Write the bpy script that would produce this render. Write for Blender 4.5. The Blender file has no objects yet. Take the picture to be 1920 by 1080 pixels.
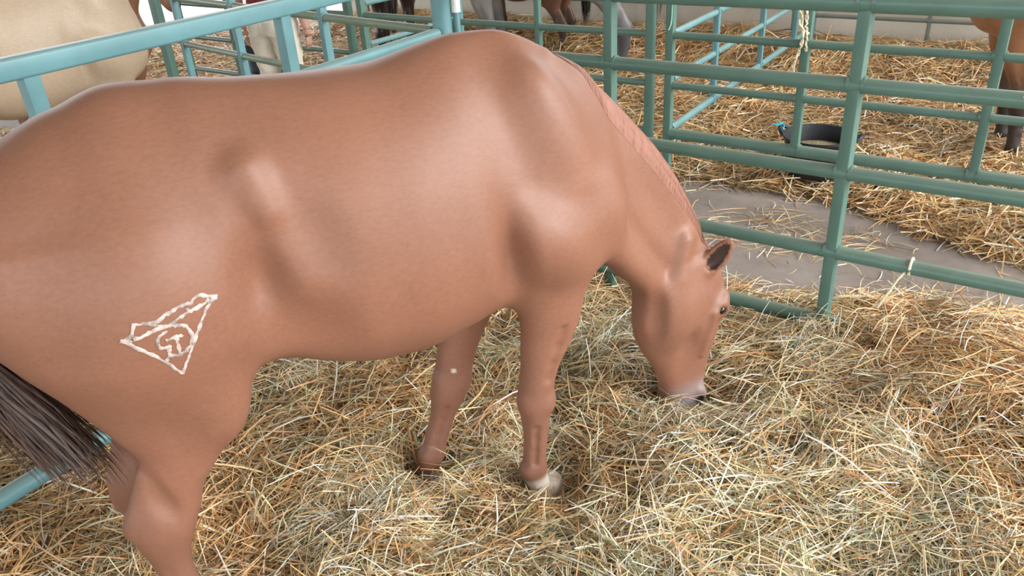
import bpy, bmesh, math, random
import numpy as np
from mathutils import Vector, Matrix
from mathutils.bvhtree import BVHTree

random.seed(7)
RNG = np.random.default_rng(11)
scene = bpy.context.scene
COL = scene.collection

# ---------------------------------------------------------------- camera
FPX = 1480.0
cam_data = bpy.data.cameras.new('camera')
cam_data.sensor_width = 36.0
cam_data.lens = FPX / 1920 * 36.0
cam_data.clip_start = 0.05
cam = bpy.data.objects.new('camera', cam_data)
COL.objects.link(cam)
_d = Vector((190.0, 2760.0, FPX)).normalized()           # plumb line as the lens sees it
_up = -_d
_f = (Vector((0, 0, 1)) - _d*_d.z).normalized()
_r = _f.cross(_up)
_M = Matrix((_r, _f, _up))                               # lens axes -> world
cam.matrix_world = Matrix.Translation((0, 0, 1.80)) @ Matrix((_M @ Vector((1, 0, 0)), _M @ Vector((0, -1, 0)), _M @ Vector((0, 0, -1)))).transposed().to_4x4()
scene.camera = cam

# ---------------------------------------------------------------- daylight and exposure
world = bpy.data.worlds.new('sky')
scene.world = world
world.use_nodes = True
bg = world.node_tree.nodes['Background']
bg.inputs['Color'].default_value = (0.93, 0.97, 1.0, 1)
bg.inputs['Strength'].default_value = 4.3
sun_data = bpy.data.lights.new('sun', 'SUN')
sun_data.energy = 4.5
sun_data.angle = math.radians(40)
sun_data.color = (1.0, .97, .92)
sun = bpy.data.objects.new('sun', sun_data)
COL.objects.link(sun)
sun.rotation_euler = Vector((-.80, .35, -.47)).to_track_quat('-Z', 'Y').to_euler()
scene.view_settings.view_transform = 'Standard'
scene.view_settings.look = 'None'
scene.view_settings.gamma = 1.0
scene.view_settings.use_curve_mapping = False
scene.view_settings.exposure = 0.0
scene.cycles.use_denoising = True
scene.cycles.max_bounces = 8
scene.cycles.diffuse_bounces = 5


# ---------------------------------------------------------------- materials
def new_mat(name):
    m = bpy.data.materials.new(name)
    m.use_nodes = True
    nt = m.node_tree
    b = nt.nodes['Principled BSDF']
    return m, nt, b


def N(nt, typ, **kw):
    n = nt.nodes.new(typ)
    for k, v in kw.items():
        if k in n.inputs.keys(): n.inputs[k].default_value = v
        else: setattr(n, k, v)
    return n


def noise(nt, scale, detail=4, rough=.55, coord='Object', stretch=None):
    tc = nt.nodes.new('ShaderNodeTexCoord')
    n = nt.nodes.new('ShaderNodeTexNoise')
    n.inputs['Scale'].default_value = scale; n.inputs['Detail'].default_value = detail; n.inputs['Roughness'].default_value = rough
    if stretch:
        mp = nt.nodes.new('ShaderNodeMapping'); mp.inputs['Scale'].default_value = stretch
        nt.links.new(tc.outputs[coord], mp.inputs['Vector']); nt.links.new(mp.outputs['Vector'], n.inputs['Vector'])
    else:
        nt.links.new(tc.outputs[coord], n.inputs['Vector'])
    return n.outputs['Fac']


def ramp(nt, fac, stops):
    r = nt.nodes.new('ShaderNodeValToRGB')
    e = r.color_ramp.elements
    while len(e) < len(stops): e.new(.5)
    for el, (p, c) in zip(e, stops):
        el.position = p
        el.color = (*c, 1) if len(c) == 3 else c
    nt.links.new(fac, r.inputs['Fac'])
    return r.outputs['Color']


def mix(nt, fac, a, b, mode='MIX'):
    m = nt.nodes.new('ShaderNodeMix'); m.data_type = 'RGBA'; m.blend_type = mode
    for s, v in ((m.inputs[0], fac), (m.inputs[6], a), (m.inputs[7], b)):
        if hasattr(v, 'node'): nt.links.new(v, s)
        elif isinstance(v, (int, float)): s.default_value = v
        else: s.default_value = (*v, 1)
    return m.outputs[2]


def bump(nt, b, h, strength=.3, dist=.01):
    n = nt.nodes.new('ShaderNodeBump')
    n.inputs['Strength'].default_value = strength; n.inputs['Distance'].default_value = dist
    nt.links.new(h, n.inputs['Height']); nt.links.new(n.outputs['Normal'], b.inputs['Normal'])


def plain(name, c, rough=.6, spec=.4, var=.12, scale=9, bmp=0.0, metal=0.0):
    m, nt, b = new_mat(name)
    f = noise(nt, scale)
    lo = tuple(x*(1-var*1.6) for x in c); hi = tuple(min(1, x*(1+var*1.6)) for x in c)
    nt.links.new(ramp(nt, f, [(.3, lo), (.7, hi)]), b.inputs['Base Color'])
    b.inputs['Roughness'].default_value = rough; b.inputs['Specular IOR Level'].default_value = spec; b.inputs['Metallic'].default_value = metal
    if bmp: bump(nt, b, noise(nt, scale*6), bmp)
    return m


def paint(name, c, dust=(.30, .29, .22), dusty=.35):
    """old enamel on steel tube: dusty on top, small white scuffs and a few rust spots"""
    m, nt, b = new_mat(name)
    base = ramp(nt, noise(nt, 5), [(.3, tuple(x*.86 for x in c)), (.7, tuple(x*1.12 for x in c))])
    geo = nt.nodes.new('ShaderNodeNewGeometry')
    sx = nt.nodes.new('ShaderNodeSeparateXYZ'); nt.links.new(geo.outputs['Normal'], sx.inputs[0])
    mr = N(nt, 'ShaderNodeMapRange'); mr.inputs['From Min'].default_value = .25; mr.inputs['From Max'].default_value = 1.0; mr.inputs['To Max'].default_value = dusty
    nt.links.new(sx.outputs['Z'], mr.inputs['Value'])
    base = mix(nt, mr.outputs[0], base, dust)
    base = mix(nt, ramp(nt, noise(nt, 38, 3, .6), [(.74, (0, 0, 0)), (.765, (1, 1, 1))]), base, (.62, .66, .62))
    base = mix(nt, ramp(nt, noise(nt, 11, 6, .7), [(.70, (0, 0, 0)), (.76, (.8, .8, .8))]), base, (.23, .12, .07))
    nt.links.new(base, b.inputs['Base Color'])
    b.inputs['Roughness'].default_value = .38; b.inputs['Specular IOR Level'].default_value = .5
    bump(nt, b, noise(nt, 60, 3), .12, .004)
    return m


M_TEAL = paint('teal enamel', (.125, .275, .30), dusty=.30)
M_GREEN = paint('green enamel', (.090, .180, .150), dusty=.35)
M_OLIVE = paint('faded green enamel', (.16, .23, .18), dust=(.33, .31, .22), dusty=.5)


# ---------------------------------------------------------------- mesh helpers
def finish(o, label=None, cat=None, group=None, kind=None):
    if label: o['label'] = label
    if cat: o['category'] = cat
    if group: o['group'] = group
    if kind: o['kind'] = kind
    return o


def mesh_data(name, V, Fc, smooth=True):
    me = bpy.data.meshes.new(name)
    V = np.asarray(V, np.float32)
    if isinstance(Fc, np.ndarray):
        k = Fc.shape[1]
        me.vertices.add(len(V)); me.vertices.foreach_set('co', V.ravel())
        me.loops.add(Fc.size); me.loops.foreach_set('vertex_index', Fc.ravel().astype(np.int32))
        me.polygons.add(len(Fc)); me.polygons.foreach_set('loop_start', (np.arange(len(Fc))*k).astype(np.int32))
        me.update(calc_edges=True)
    else:
        me.from_pydata([tuple(map(float, v)) for v in V], [], [tuple(map(int, f)) for f in Fc])
        me.update()
    me.polygons.foreach_set('use_smooth', np.full(len(me.polygons), smooth, bool))
    return me


def obj(name, me, mat=None, parent=None, loc=None):
    o = bpy.data.objects.new(name, me)
    COL.objects.link(o)
    if mat is not None and not me.materials: me.materials.append(mat)
    elif mat is not None and me.materials[0] != mat:
        o.material_slots[0].link = 'OBJECT'; o.material_slots[0].material = mat
    if parent is not None: o.parent = parent
    if loc is not None: o.location = loc
    return o


def empty(name, loc=(0, 0, 0), rz=0.0):
    o = bpy.data.objects.new(name, None)
    COL.objects.link(o); o.location = loc; o.rotation_euler = (0, 0, rz)
    o.empty_display_size = .1
    return o


class MB:
    def __init__(s): s.V = []; s.F = []
    def add(s, V, F):
        o = len(s.V); s.V += [tuple(v) for v in V]; s.F += [tuple(i+o for i in f) for f in F]
    def sweep(s, pts, prof, up=(0, 0, 1), caps=True, scale=None):
        """profile (list of 2-D points) carried along a path"""
        pts = [Vector(p) for p in pts]; n = len(prof); V = []; F = []
        for i, p in enumerate(pts):
            t = (pts[min(i+1, len(pts)-1)] - pts[max(i-1, 0)]).normalized()
            u = Vector(up) - t*t.dot(Vector(up))
            if u.length < 1e-3: u = Vector((1, .3, 0)) - t*t.dot(Vector((1, .3, 0)))
            u.normalize(); w = t.cross(u)
            k = scale[i] if scale else 1
            V += [p + (w*a + u*b)*k for a, b in prof]
        for i in range(len(pts)-1):
            for j in range(n):
                F.append((i*n+j, i*n+(j+1) % n, (i+1)*n+(j+1) % n, (i+1)*n+j))
        if caps:
            F.append(tuple(range(n-1, -1, -1))); F.append(tuple((len(pts)-1)*n+j for j in range(n)))
        s.add(V, F); return s
    def tube(s, pts, r, n=14, **k): return s.sweep(pts, circ(r, n), **k)
    def lathe(s, prof, n=32, c=(0, 0, 0)):
        V = [(c[0]+r*math.cos(2*math.pi*j/n), c[1]+r*math.sin(2*math.pi*j/n), c[2]+z) for r, z in prof for j in range(n)]
        F = [(i*n+j, i*n+(j+1) % n, (i+1)*n+(j+1) % n, (i+1)*n+j) for i in range(len(prof)-1) for j in range(n)]
        s.add(V, F); return s
    def out(s, name, mat, parent=None, smooth=True):
        me = mesh_data(name, s.V, s.F, smooth)
        if smooth: me.set_sharp_from_angle(angle=math.radians(42))
        return obj(name, me, mat, parent)


def circ(r, n=14): return [(r*math.cos(2*math.pi*i/n), r*math.sin(2*math.pi*i/n)) for i in range(n)]


def rrect(w, h, c=.008, k=3):
    P = []
    for (sx, sy, a0) in ((1, 1, 0), (-1, 1, 90), (-1, -1, 180), (1, -1, 270)):
        for i in range(k+1):
            a = math.radians(a0 + 90*i/k)
            P.append((sx*(w/2-c) + c*math.cos(a), sy*(h/2-c) + c*math.sin(a)))
    return P


def lerp(a, b, t): return Vector(a)*(1-t) + Vector(b)*t


def vnoise(x, y, s, seed=0):
    """smooth value noise on the ground plane"""
    x = np.asarray(x)*s + 37.1*seed + 1000; y = np.asarray(y)*s + 91.7*seed + 1000
    xi = np.floor(x).astype(np.int64); yi = np.floor(y).astype(np.int64); fx = x-xi; fy = y-yi
    fx = fx*fx*(3-2*fx); fy = fy*fy*(3-2*fy)
    def hsh(a, b):
        h = (a*374761393 + b*668265263) & 0xffffffff
        h = ((h ^ (h >> 13))*1274126177) & 0xffffffff
        return ((h ^ (h >> 16)) & 0xffff)/65535.0
    return (hsh(xi, yi)*(1-fx)+hsh(xi+1, yi)*fx)*(1-fy) + (hsh(xi, yi+1)*(1-fx)+hsh(xi+1, yi+1)*fx)*fy


def sstep(a, b, x):
    t = np.clip((np.asarray(x)-a)/(b-a), 0, 1); return t*t*(3-2*t)


# the pens' lines on the ground: near fence from R0 along DR, NR points to the aisle
R0 = np.array([1.261, 2.753]); DR = np.array([-.794, .608]); NR = np.array([.608, .794])
CORNER = np.array([-.244, 3.905]); DL = np.array([-.567, -.824]); DG = np.array([-.7, .715])
FLOOR_Z = -.06


def st_of(x, y):
    dx = np.asarray(x)-R0[0]; dy = np.asarray(y)-R0[1]
    return dx*DR[0]+dy*DR[1], dx*NR[0]+dy*NR[1]


def ground_pt(s, t, z=0.0): return Vector((*(R0 + DR*s + NR*t), z))


# ---------------------------------------------------------------- setting
def slab(name, x0, x1, y0, y1, z, mat, nx=1, ny=1):
    V = [(x0+(x1-x0)*i/nx, y0+(y1-y0)*j/ny, z) for j in range(ny+1) for i in range(nx+1)]
    F = [(j*(nx+1)+i, j*(nx+1)+i+1, (j+1)*(nx+1)+i+1, (j+1)*(nx+1)+i) for j in range(ny) for i in range(nx)]
    return finish(obj(name, mesh_data(name, V, F, False), mat), kind='structure')


m, nt, b = new_mat('stained concrete')
c = ramp(nt, noise(nt, 1.6, 6), [(.3, (.20, .165, .145)), (.7, (.31, .265, .24))])
c = mix(nt, ramp(nt, noise(nt, 9, 6, .7), [(.45, (0, 0, 0)), (.75, (.55, .55, .55))]), c, (.17, .13, .11))
nt.links.new(c, b.inputs['Base Color']); b.inputs['Roughness'].default_value = .8
bump(nt, b, noise(nt, 45, 5), .25, .006)
M_CONC = m
slab('floor', -9, 9, -4, 12.5, FLOOR_Z, M_CONC)
M_YARD = plain('pale dry yard dirt', (.55, .49, .41), .95, .1, .1, 2)
slab('ground', -70, 70, -70, 90, FLOOR_Z-.03, M_YARD)
M_ROOF = plain('grey sheet roofing', (.42, .42, .41), .5, .4, .08, 2)
rf = MB()
roof_prof = [(x, 4.6 + (.02 if i % 2 else -.02)) for i, x in enumerate(np.arange(-16, 4.9, .15))]
V = [(x, y, z) for y in (-9.5, 13.5) for x, z in roof_prof]; n_ = len(roof_prof)
finish(obj('ceiling', mesh_data('ceiling', V, [(i, i+1, n_+i+1, n_+i) for i in range(n_-1)], False), M_ROOF), kind='structure')

# pale wall at the far side of the back pens
m, nt, b = new_mat('limewashed wall')
c = ramp(nt, noise(nt, 1.3, 5), [(.3, (.60, .56, .48)), (.7, (.76, .72, .65))])
c = mix(nt, ramp(nt, noise(nt, 3.2, 6, .65, stretch=(1, 1, .35)), [(.52, (0, 0, 0)), (.72, (.5, .5, .5))]), c, (.36, .31, .25))
nt.links.new(c, b.inputs['Base Color']); b.inputs['Roughness'].default_value = .9
bump(nt, b, noise(nt, 20, 5), .3, .01)
M_WALL = m
wl = MB()
a_, b_ = ground_pt(-5.0, 5.164), ground_pt(8.1, 5.164)
wl.sweep([(a_.x, a_.y, 1.17), (b_.x, b_.y, 1.17)], rrect(.18, 2.46, .01, 1))
finish(wl.out('wall_back', M_WALL, smooth=False), kind='structure')
# ---------------------------------------------------------------- implicit-surface sculpting (numpy)
def pchip(xs, ys, q):
    """smooth monotone interpolation of station tables"""
    xs = np.asarray(xs, float); ys = np.asarray(ys, float)
    h = np.diff(xs); dl = np.diff(ys) / h
    m = np.zeros_like(ys)
    for i in range(1, len(xs) - 1):
        if dl[i-1] * dl[i] > 0:
            w1 = 2*h[i] + h[i-1]; w2 = h[i] + 2*h[i-1]
            m[i] = (w1 + w2) / (w1/dl[i-1] + w2/dl[i])
    m[0], m[-1] = dl[0], dl[-1]
    q = np.clip(q, xs[0], xs[-1])
    i = np.clip(np.searchsorted(xs, q) - 1, 0, len(h) - 1)
    t = (q - xs[i]) / h[i]
    return ((1+2*t)*(1-t)**2*ys[i] + t*(1-t)**2*h[i]*m[i] + t*t*(3-2*t)*ys[i+1] + t*t*(t-1)*h[i]*m[i+1])


class Field:
    def __init__(self, lo, hi, h):
        self.lo = np.array(lo, float); self.h = h
        self.n = np.ceil((np.array(hi) - self.lo) / h).astype(int) + 1
        self.ax = [(self.lo[i] + h*np.arange(self.n[i])).astype(np.float32) for i in range(3)]
        self.F = np.full(self.n, 0.5, np.float32)

    def block(self, lo, hi, pad=0.14):
        s = []
        for i in range(3):
            a = int(np.clip(np.floor((lo[i]-pad-self.lo[i])/self.h), 0, self.n[i]))
            b = int(np.clip(np.ceil((hi[i]+pad-self.lo[i])/self.h)+1, 0, self.n[i]))
            s.append(slice(a, b))
        g = np.meshgrid(*[self.ax[i][s[i]] for i in range(3)], indexing='ij', sparse=True)
        return tuple(s), g

    def put(self, s, d, k, sub=False):
        f = self.F[s]; d = d.astype(np.float32)
        if f.size == 0: return
        if sub: d = -d
        sg = -1.0 if sub else 1.0
        a, b = sg*f, sg*d
        hh = np.clip(0.5 + 0.5*(b - a)/k, 0, 1)
        self.F[s] = sg*(b*(1-hh) + a*hh - k*hh*(1-hh))

    def loft(self, o, u, v, st, k=0.04, p=2.0, sub=False):
        """st rows: (s, centre_v, centre_w, half_v, half_w, egg)"""
        o = np.array(o, float); u = np.array(u, float); u /= np.linalg.norm(u)
        v = np.array(v, float); v -= u*(u@v); v /= np.linalg.norm(v); w = np.cross(u, v)
        st = sorted([tuple(r) + (0,)*(6-len(r)) for r in st]); T = np.array(st)
        cor = []
        for r in st:
            for a in (-1, 1):
                for b in (-1, 1):
                    cor.append(o + u*r[0] + v*(r[1]+a*r[3]) + w*(r[2]+b*r[4]))
        cor = np.array(cor)
        s, (X, Y, Z) = self.block(cor.min(0), cor.max(0))
        X = X-o[0]; Y = Y-o[1]; Z = Z-o[2]
        S = X*u[0]+Y*u[1]+Z*u[2]; V = X*v[0]+Y*v[1]+Z*v[2]; W = X*w[0]+Y*w[1]+Z*w[2]
        if S.size == 0: return
        q = np.linspace(T[0, 0], T[-1, 0], 400)
        tab = [pchip(T[:, 0], T[:, c], q) for c in range(1, 6)]
        f = (np.clip(S, T[0, 0], T[-1, 0])-T[0, 0])/(T[-1, 0]-T[0, 0])*399
        i0 = np.minimum(f.astype(int), 398); fr = f-i0
        cv, cw, a, b, e = [t[i0]*(1-fr)+t[i0+1]*fr for t in tab]
        vn = (V-cv)/a
        b2 = b*(1-e*np.clip(vn, -1, 1))
        r = (np.abs(vn)**p + np.abs((W-cw)/b2)**p)**(1.0/p)
        d = (r-1)*np.minimum(a, b2)
        over = np.maximum(np.maximum(T[0, 0]-S, S-T[-1, 0]), 0)
        d = np.where(over > 0, np.hypot(np.maximum(d, 0), over), d)
        self.put(s, d, k, sub)

    def ball(self, c, r, k=0.04, sub=False, u=(1, 0, 0), v=(0, 0, 1)):
        """ellipsoid with radii r along u, v, u x v"""
        c = np.array(c, float); u = np.array(u, float); u /= np.linalg.norm(u)
        v = np.array(v, float); v -= u*(u@v); v /= np.linalg.norm(v); w = np.cross(u, v)
        R = max(r)
        s, (X, Y, Z) = self.block(c-R, c+R)
        X = X-c[0]; Y = Y-c[1]; Z = Z-c[2]
        q = np.sqrt(((X*u[0]+Y*u[1]+Z*u[2])/r[0])**2 + ((X*v[0]+Y*v[1]+Z*v[2])/r[1])**2 + ((X*w[0]+Y*w[1]+Z*w[2])/r[2])**2)
        self.put(s, (q-1)*min(r), k, sub)

    def cone(self, p0, p1, r0, r1, k=0.03, sub=False):
        p0 = np.array(p0, float); p1 = np.array(p1, float)
        lo = np.minimum(p0-r0, p1-r1); hi = np.maximum(p0+r0, p1+r1)
        s, (X, Y, Z) = self.block(lo, hi)
        d = p1-p0; L2 = d@d
        X = X-p0[0]; Y = Y-p0[1]; Z = Z-p0[2]
        t = np.clip((X*d[0]+Y*d[1]+Z*d[2])/L2, 0, 1)
        q = np.sqrt((X-t*d[0])**2+(Y-t*d[1])**2+(Z-t*d[2])**2) - (r0+(r1-r0)*t)
        self.put(s, q, k, sub)

    def mesh(self, smooth=2):
        F = self.F; S = F < 0
        c = [S[i:S.shape[0]-1+i, j:S.shape[1]-1+j, k:S.shape[2]-1+k] for i in (0, 1) for j in (0, 1) for k in (0, 1)]
        cnt = sum(x.astype(np.int8) for x in c)
        cells = np.argwhere((cnt > 0) & (cnt < 8))
        idx = np.full(np.array(S.shape)-1, -1, np.int64); idx[tuple(cells.T)] = np.arange(len(cells))
        acc = np.zeros((len(cells), 3)); num = np.zeros(len(cells))
        offs = [np.array((i, j, k)) for i in (0, 1) for j in (0, 1) for k in (0, 1)]
        for a in offs:
            for ax in range(3):
                if a[ax]: continue
                b = a.copy(); b[ax] = 1
                fa = F[tuple((cells+a).T)]; fb = F[tuple((cells+b).T)]
                m = (fa < 0) != (fb < 0)
                t = np.where(m, fa/np.where(m, fa-fb, 1), 0)
                pt = a + np.outer(t, b-a)
                acc += pt*m[:, None]; num += m
        V = self.lo + (cells + acc/num[:, None])*self.h
        Q = []
        for ax in range(3):
            e1, e2 = [(1, 2), (2, 0), (0, 1)][ax]
            sl0 = [slice(None)]*3; sl1 = [slice(None)]*3
            sl0[ax] = slice(0, -1); sl1[ax] = slice(1, None)
            A = S[tuple(sl0)]; B = S[tuple(sl1)]
            for flip, m in ((False, A & ~B), (True, ~A & B)):
                e = np.argwhere(m)
                ok = (e[:, e1] > 0) & (e[:, e2] > 0) & (e[:, e1] < S.shape[e1]-1) & (e[:, e2] < S.shape[e2]-1)
                e = e[ok]; d1 = np.zeros(3, int); d1[e1] = 1; d2 = np.zeros(3, int); d2[e2] = 1
                q = np.stack([idx[tuple((e-d1-d2).T)], idx[tuple((e-d2).T)], idx[tuple(e.T)], idx[tuple((e-d1).T)]], 1)
                Q.append(q[:, ::-1] if flip else q)
        Q = np.concatenate(Q)
        ed = np.concatenate([Q[:, [0, 1]], Q[:, [1, 2]], Q[:, [2, 3]], Q[:, [3, 0]]])
        deg = np.bincount(ed[:, 0], minlength=len(V))
        for it in range(2*smooth):
            lam = 0.5 if it % 2 == 0 else -0.52
            L = np.stack([np.bincount(ed[:, 0], weights=V[ed[:, 1], a], minlength=len(V)) for a in range(3)], 1)/deg[:, None]-V
            V = V + lam*L
        return V, Q
# ---------------------------------------------------------------- horses
TRUNK = [  # x, top, bottom, half width, egg (positive = narrower on top)
    (-1.365, 1.10, 1.0, .06, 0), (-1.335, 1.19, .93, .13, 0), (-1.28, 1.268, .87, .19, .05), (-1.22, 1.315, .80, .225, .1), (-1.15, 1.350, .73, .25, .12),
    (-1.05, 1.392, .68, .268, .16), (-.94, 1.428, .68, .272, .2), (-.80, 1.424, .715, .266, .22), (-.70, 1.411, .70, .262, .2),
    (-.58, 1.398, .65, .275, .16), (-.45, 1.390, .615, .292, .14), (-.35, 1.389, .61, .294, .16), (-.20, 1.416, .64, .272, .25),
    (-.10, 1.432, .665, .245, .36), (0, 1.428, .675, .222, .45), (.10, 1.392, .675, .205, .42), (.20, 1.31, .69, .18, .35),
    (.28, 1.20, .72, .145, .25), (.335, 1.08, .80, .10, .1), (.36, 1.0, .88, .04, 0)]

NEAR_FORE = [(1.02, .12, .12, .06), (.90, .11, .14, .085), (.80, .09, .135, .085), (.69, .07, .108, .074), (.60, .064, .092, .064), (.516, .042, .076, .055),
    (.45, .022, .060, .048), (.38, .008, .056, .045), (.327, .004, .056, .048), (.28, .0, .047, .042), (.20, -.004, .039, .034),
    (.12, -.012, .037, .034), (.075, -.016, .043, .039), (.03, -.010, .038, .037), (-.01, .004, .042, .041), (-.05, .016, .048, .045)]
FAR_FORE = [(1.02, .10, .12, .06), (.90, .05, .14, .08), (.80, .01, .125, .08), (.69, -.045, .105, .07), (.60, -.086, .092, .062), (.52, -.124, .08, .054),
    (.45, -.150, .069, .048), (.37, -.173, .064, .046), (.31, -.191, .066, .05), (.25, -.21, .053, .042), (.19, -.234, .043, .034),
    (.11, -.266, .041, .034), (.06, -.285, .048, .040), (.02, -.300, .044, .038), (-.02, -.308, .046, .043), (-.05, -.308, .05, .046)]
NEAR_HIND = [(1.15, -1.02, .22, .08), (1.05, -1.02, .24, .11), (.95, -1.01, .235, .118), (.87, -.99, .225, .115), (.80, -.978, .205, .105), (.74, -.975, .185, .095),
    (.68, -.974, .158, .083), (.60, -.974, .120, .070), (.54, -.992, .098, .062), (.457, -1.038, .082, .056), (.40, -1.066, .088, .054),
    (.36, -1.082, .082, .054), (.30, -1.092, .06, .047), (.22, -1.092, .047, .040), (.14, -1.084, .041, .037),
    (.085, -1.078, .046, .042), (.04, -1.06, .042, .040), (-.01, -1.04, .047, .045), (-.05, -1.03, .052, .048)]
FAR_HIND = [(1.15, -1.02, .22, .08), (1.05, -1.03, .24, .11), (.95, -1.02, .235, .118), (.80, -1.01, .2, .105),
    (.68, -1.015, .155, .083), (.58, -1.03, .115, .068), (.48, -1.065, .09, .058), (.40, -1.105, .08, .054), (.33, -1.135, .085, .054),
    (.29, -1.142, .076, .052), (.24, -1.145, .056, .045), (.16, -1.137, .045, .039), (.09, -1.127, .044, .040), (.04, -1.112, .042, .040),
    (-.01, -1.092, .047, .045), (-.05, -1.082, .052, .048)]
SX = np.array([.55, 0, -.835]); SX = SX/np.linalg.norm(SX)


def leg(F, st, y, k=.05):
    F.loft((0, 0, 0), (0, 0, 1), (1, 0, 0), [(z, cx, y + (.02*np.sign(y)*-1 if z > .9 else 0), a, b) for z, cx, a, b in st], k=k, p=2.15)


def horse_field(voxel, legs, neck, head, lo=(-1.5, -.42, -.1), hi=(1.1, .42, 1.52), detail=True):
    """neck: (origin, axis, up-ish axis, stations) ; head: (poll, axis down the face, front axis)"""
    F = Field(lo, hi, voxel)
    F.loft((0, 0, 0), (1, 0, 0), (0, 0, 1), [(x, (t+b)/2, 0, (t-b)/2, w, e) for x, t, b, w, e in TRUNK], k=.02, p=2.25)
    (nf, yn), (ff, yf), (nh, ynh), (fh, yfh) = legs
    leg(F, nh, ynh, .06); leg(F, fh, yfh, .06)
    leg(F, nf, yn, .05); leg(F, ff, yf, .05)
    F.loft(*neck[:4], k=.055, p=2.1)
    # muscles and bony points, both sides
    for sd in (-1, 1):
        F.ball((-.955, sd*.190, .97), (.165, .235, .13), k=.06)                                          # thigh
        F.cone((-.695, sd*.196, 1.245), (-.660, sd*.226, 1.155), .026, .022, k=.06)                      # point of the hip
        F.ball((-.712, sd*.335, 1.00), (.062, .14, .115), k=.05, sub=True)
        F.ball((-.60, sd*.345, 1.15), (.06, .12, .085), k=.06, sub=True, u=(1, 0, .3))                  # hollow before the hip                              # hollow of the flank
        F.ball((-.645, sd*.345, .82), (.09, .10, .09), k=.09, sub=True)                                  # fold of the flank
        F.ball((-.875, sd*.215, .70), (.06, .09, .045), k=.06)                                             # stifle
        F.ball((.03, sd*.195, .90), (.15, .105, .088), k=.045, u=(.75, 0, -.66))                           # triceps
        F.ball((.10, sd*.14, 1.12), (.22, .085, .07), k=.08, u=(.30, 0, -.94))                           # shoulder blade
        F.ball((.235, sd*.125, .92), (.085, .13, .075), k=.05, u=(1, 0, .2))                             # point of the shoulder
        F.ball((-.085, sd*.325, .88), (.042, .17, .110), k=.045, sub=True, u=(1, 0, .12))                 # hollow behind the elbow
    if len(neck) > 4:
        for sd in (-1, 1):
            F.cone((.24, sd*.085, .86), (.50, sd*.058, .545), .062, .040, k=.05)                         # muscle along the throat
            F.ball((.50, sd*.115, .86), (.20, .055, .045), k=.06, sub=True, u=(.5, 0, -.86))            # hollow of the neck
            F.cone((.60, sd*.062, .70), (.57, sd*.078, .585), .018, .016, k=.05)                         # wing of the atlas
    for st, y in ((nf, yn), (ff, yf)):                                                                   # tendons, knees of the fore legs
        sg = -1 if y < 0 else 1
        cxz = lambda zz: float(np.interp(zz, [r[0] for r in st][::-1], [r[1] for r in st][::-1]))
        bz = lambda zz: float(np.interp(zz, [r[0] for r in st][::-1], [r[3] for r in st][::-1]))
        for o_ in (-1, 1):
            zz = (.255, .21, .16, .115)
            for z0, z1 in zip(zz[:-1], zz[1:]):
                F.cone((cxz(z0)-.014, y+o_*(bz(z0)+.001), z0), (cxz(z1)-.014, y+o_*(bz(z1)+.001), z1), .0125, .0125, k=.006, sub=True)
        zz = (.60, .54, .48, .43)
        for z0, z1 in zip(zz[:-1], zz[1:]):
            F.cone((cxz(z0)+.014, y+sg*(bz(z0)+.005), z0), (cxz(z1)+.014, y+sg*(bz(z1)+.004), z1), .015, .015, k=.012, sub=True)
        F.ball((cxz(.335)+.026, y, .335), (.030, .035, .040), k=.025)
        F.ball((cxz(.335)-.040, y, .345), (.018, .028, .024), k=.02)
        F.ball((cxz(.075)-.030, y, .068), (.018, .022, .026), k=.02)
    for st, y in ((nh, ynh), (fh, yfh)):                                                                 # hocks
        cxz = lambda zz: float(np.interp(zz, [r[0] for r in st][::-1], [r[1] for r in st][::-1]))
        for o_ in (-1, 1):
            F.ball((cxz(.50)-.052, y+o_*.062, .47), (.022, .07, .022), k=.03, sub=True, u=(1, 0, .3))
            F.cone((cxz(.24)-.014, y+o_*.052, .24), (cxz(.11)-.012, y+o_*.046, .11), .011, .010, k=.012, sub=True)
            F.ball((cxz(.36)+.012, y+o_*.030, .345), (.026, .030, .014), k=.05)
        F.cone((cxz(.52)-.082, y, .52), (cxz(.38)-.075, y, .375), .018, .022, k=.03)
    hp, hu, hv = head
    hp = np.array(hp, float); hu = np.array(hu, float); hu /= np.linalg.norm(hu)
    hv = np.array(hv, float); hv -= hu*(hu@hv); hv /= np.linalg.norm(hv); hw = np.cross(hu, hv)
    H = lambda s, v, w: hp + hu*s + hv*v + hw*w
    F.loft(hp, hu, hv, [(-.03, -.01, 0, .04, .035, 0), (0, -.025, 0, .09, .064, 0), (.06, -.042, 0, .135, .080, .0), (.13, -.055, 0, .165, .090, -.06), (.20, -.062, 0, .172, .092, -.10),
        (.27, -.060, 0, .162, .084, -.14), (.34, -.048, 0, .140, .068, -.1), (.41, -.032, 0, .112, .055, 0), (.48, -.026, 0, .094, .050, .05), (.54, -.024, 0, .088, .054, .05),
        (.59, -.026, 0, .074, .050, 0), (.625, -.03, 0, .042, .03, 0)], k=.05, p=2.3)
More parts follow.
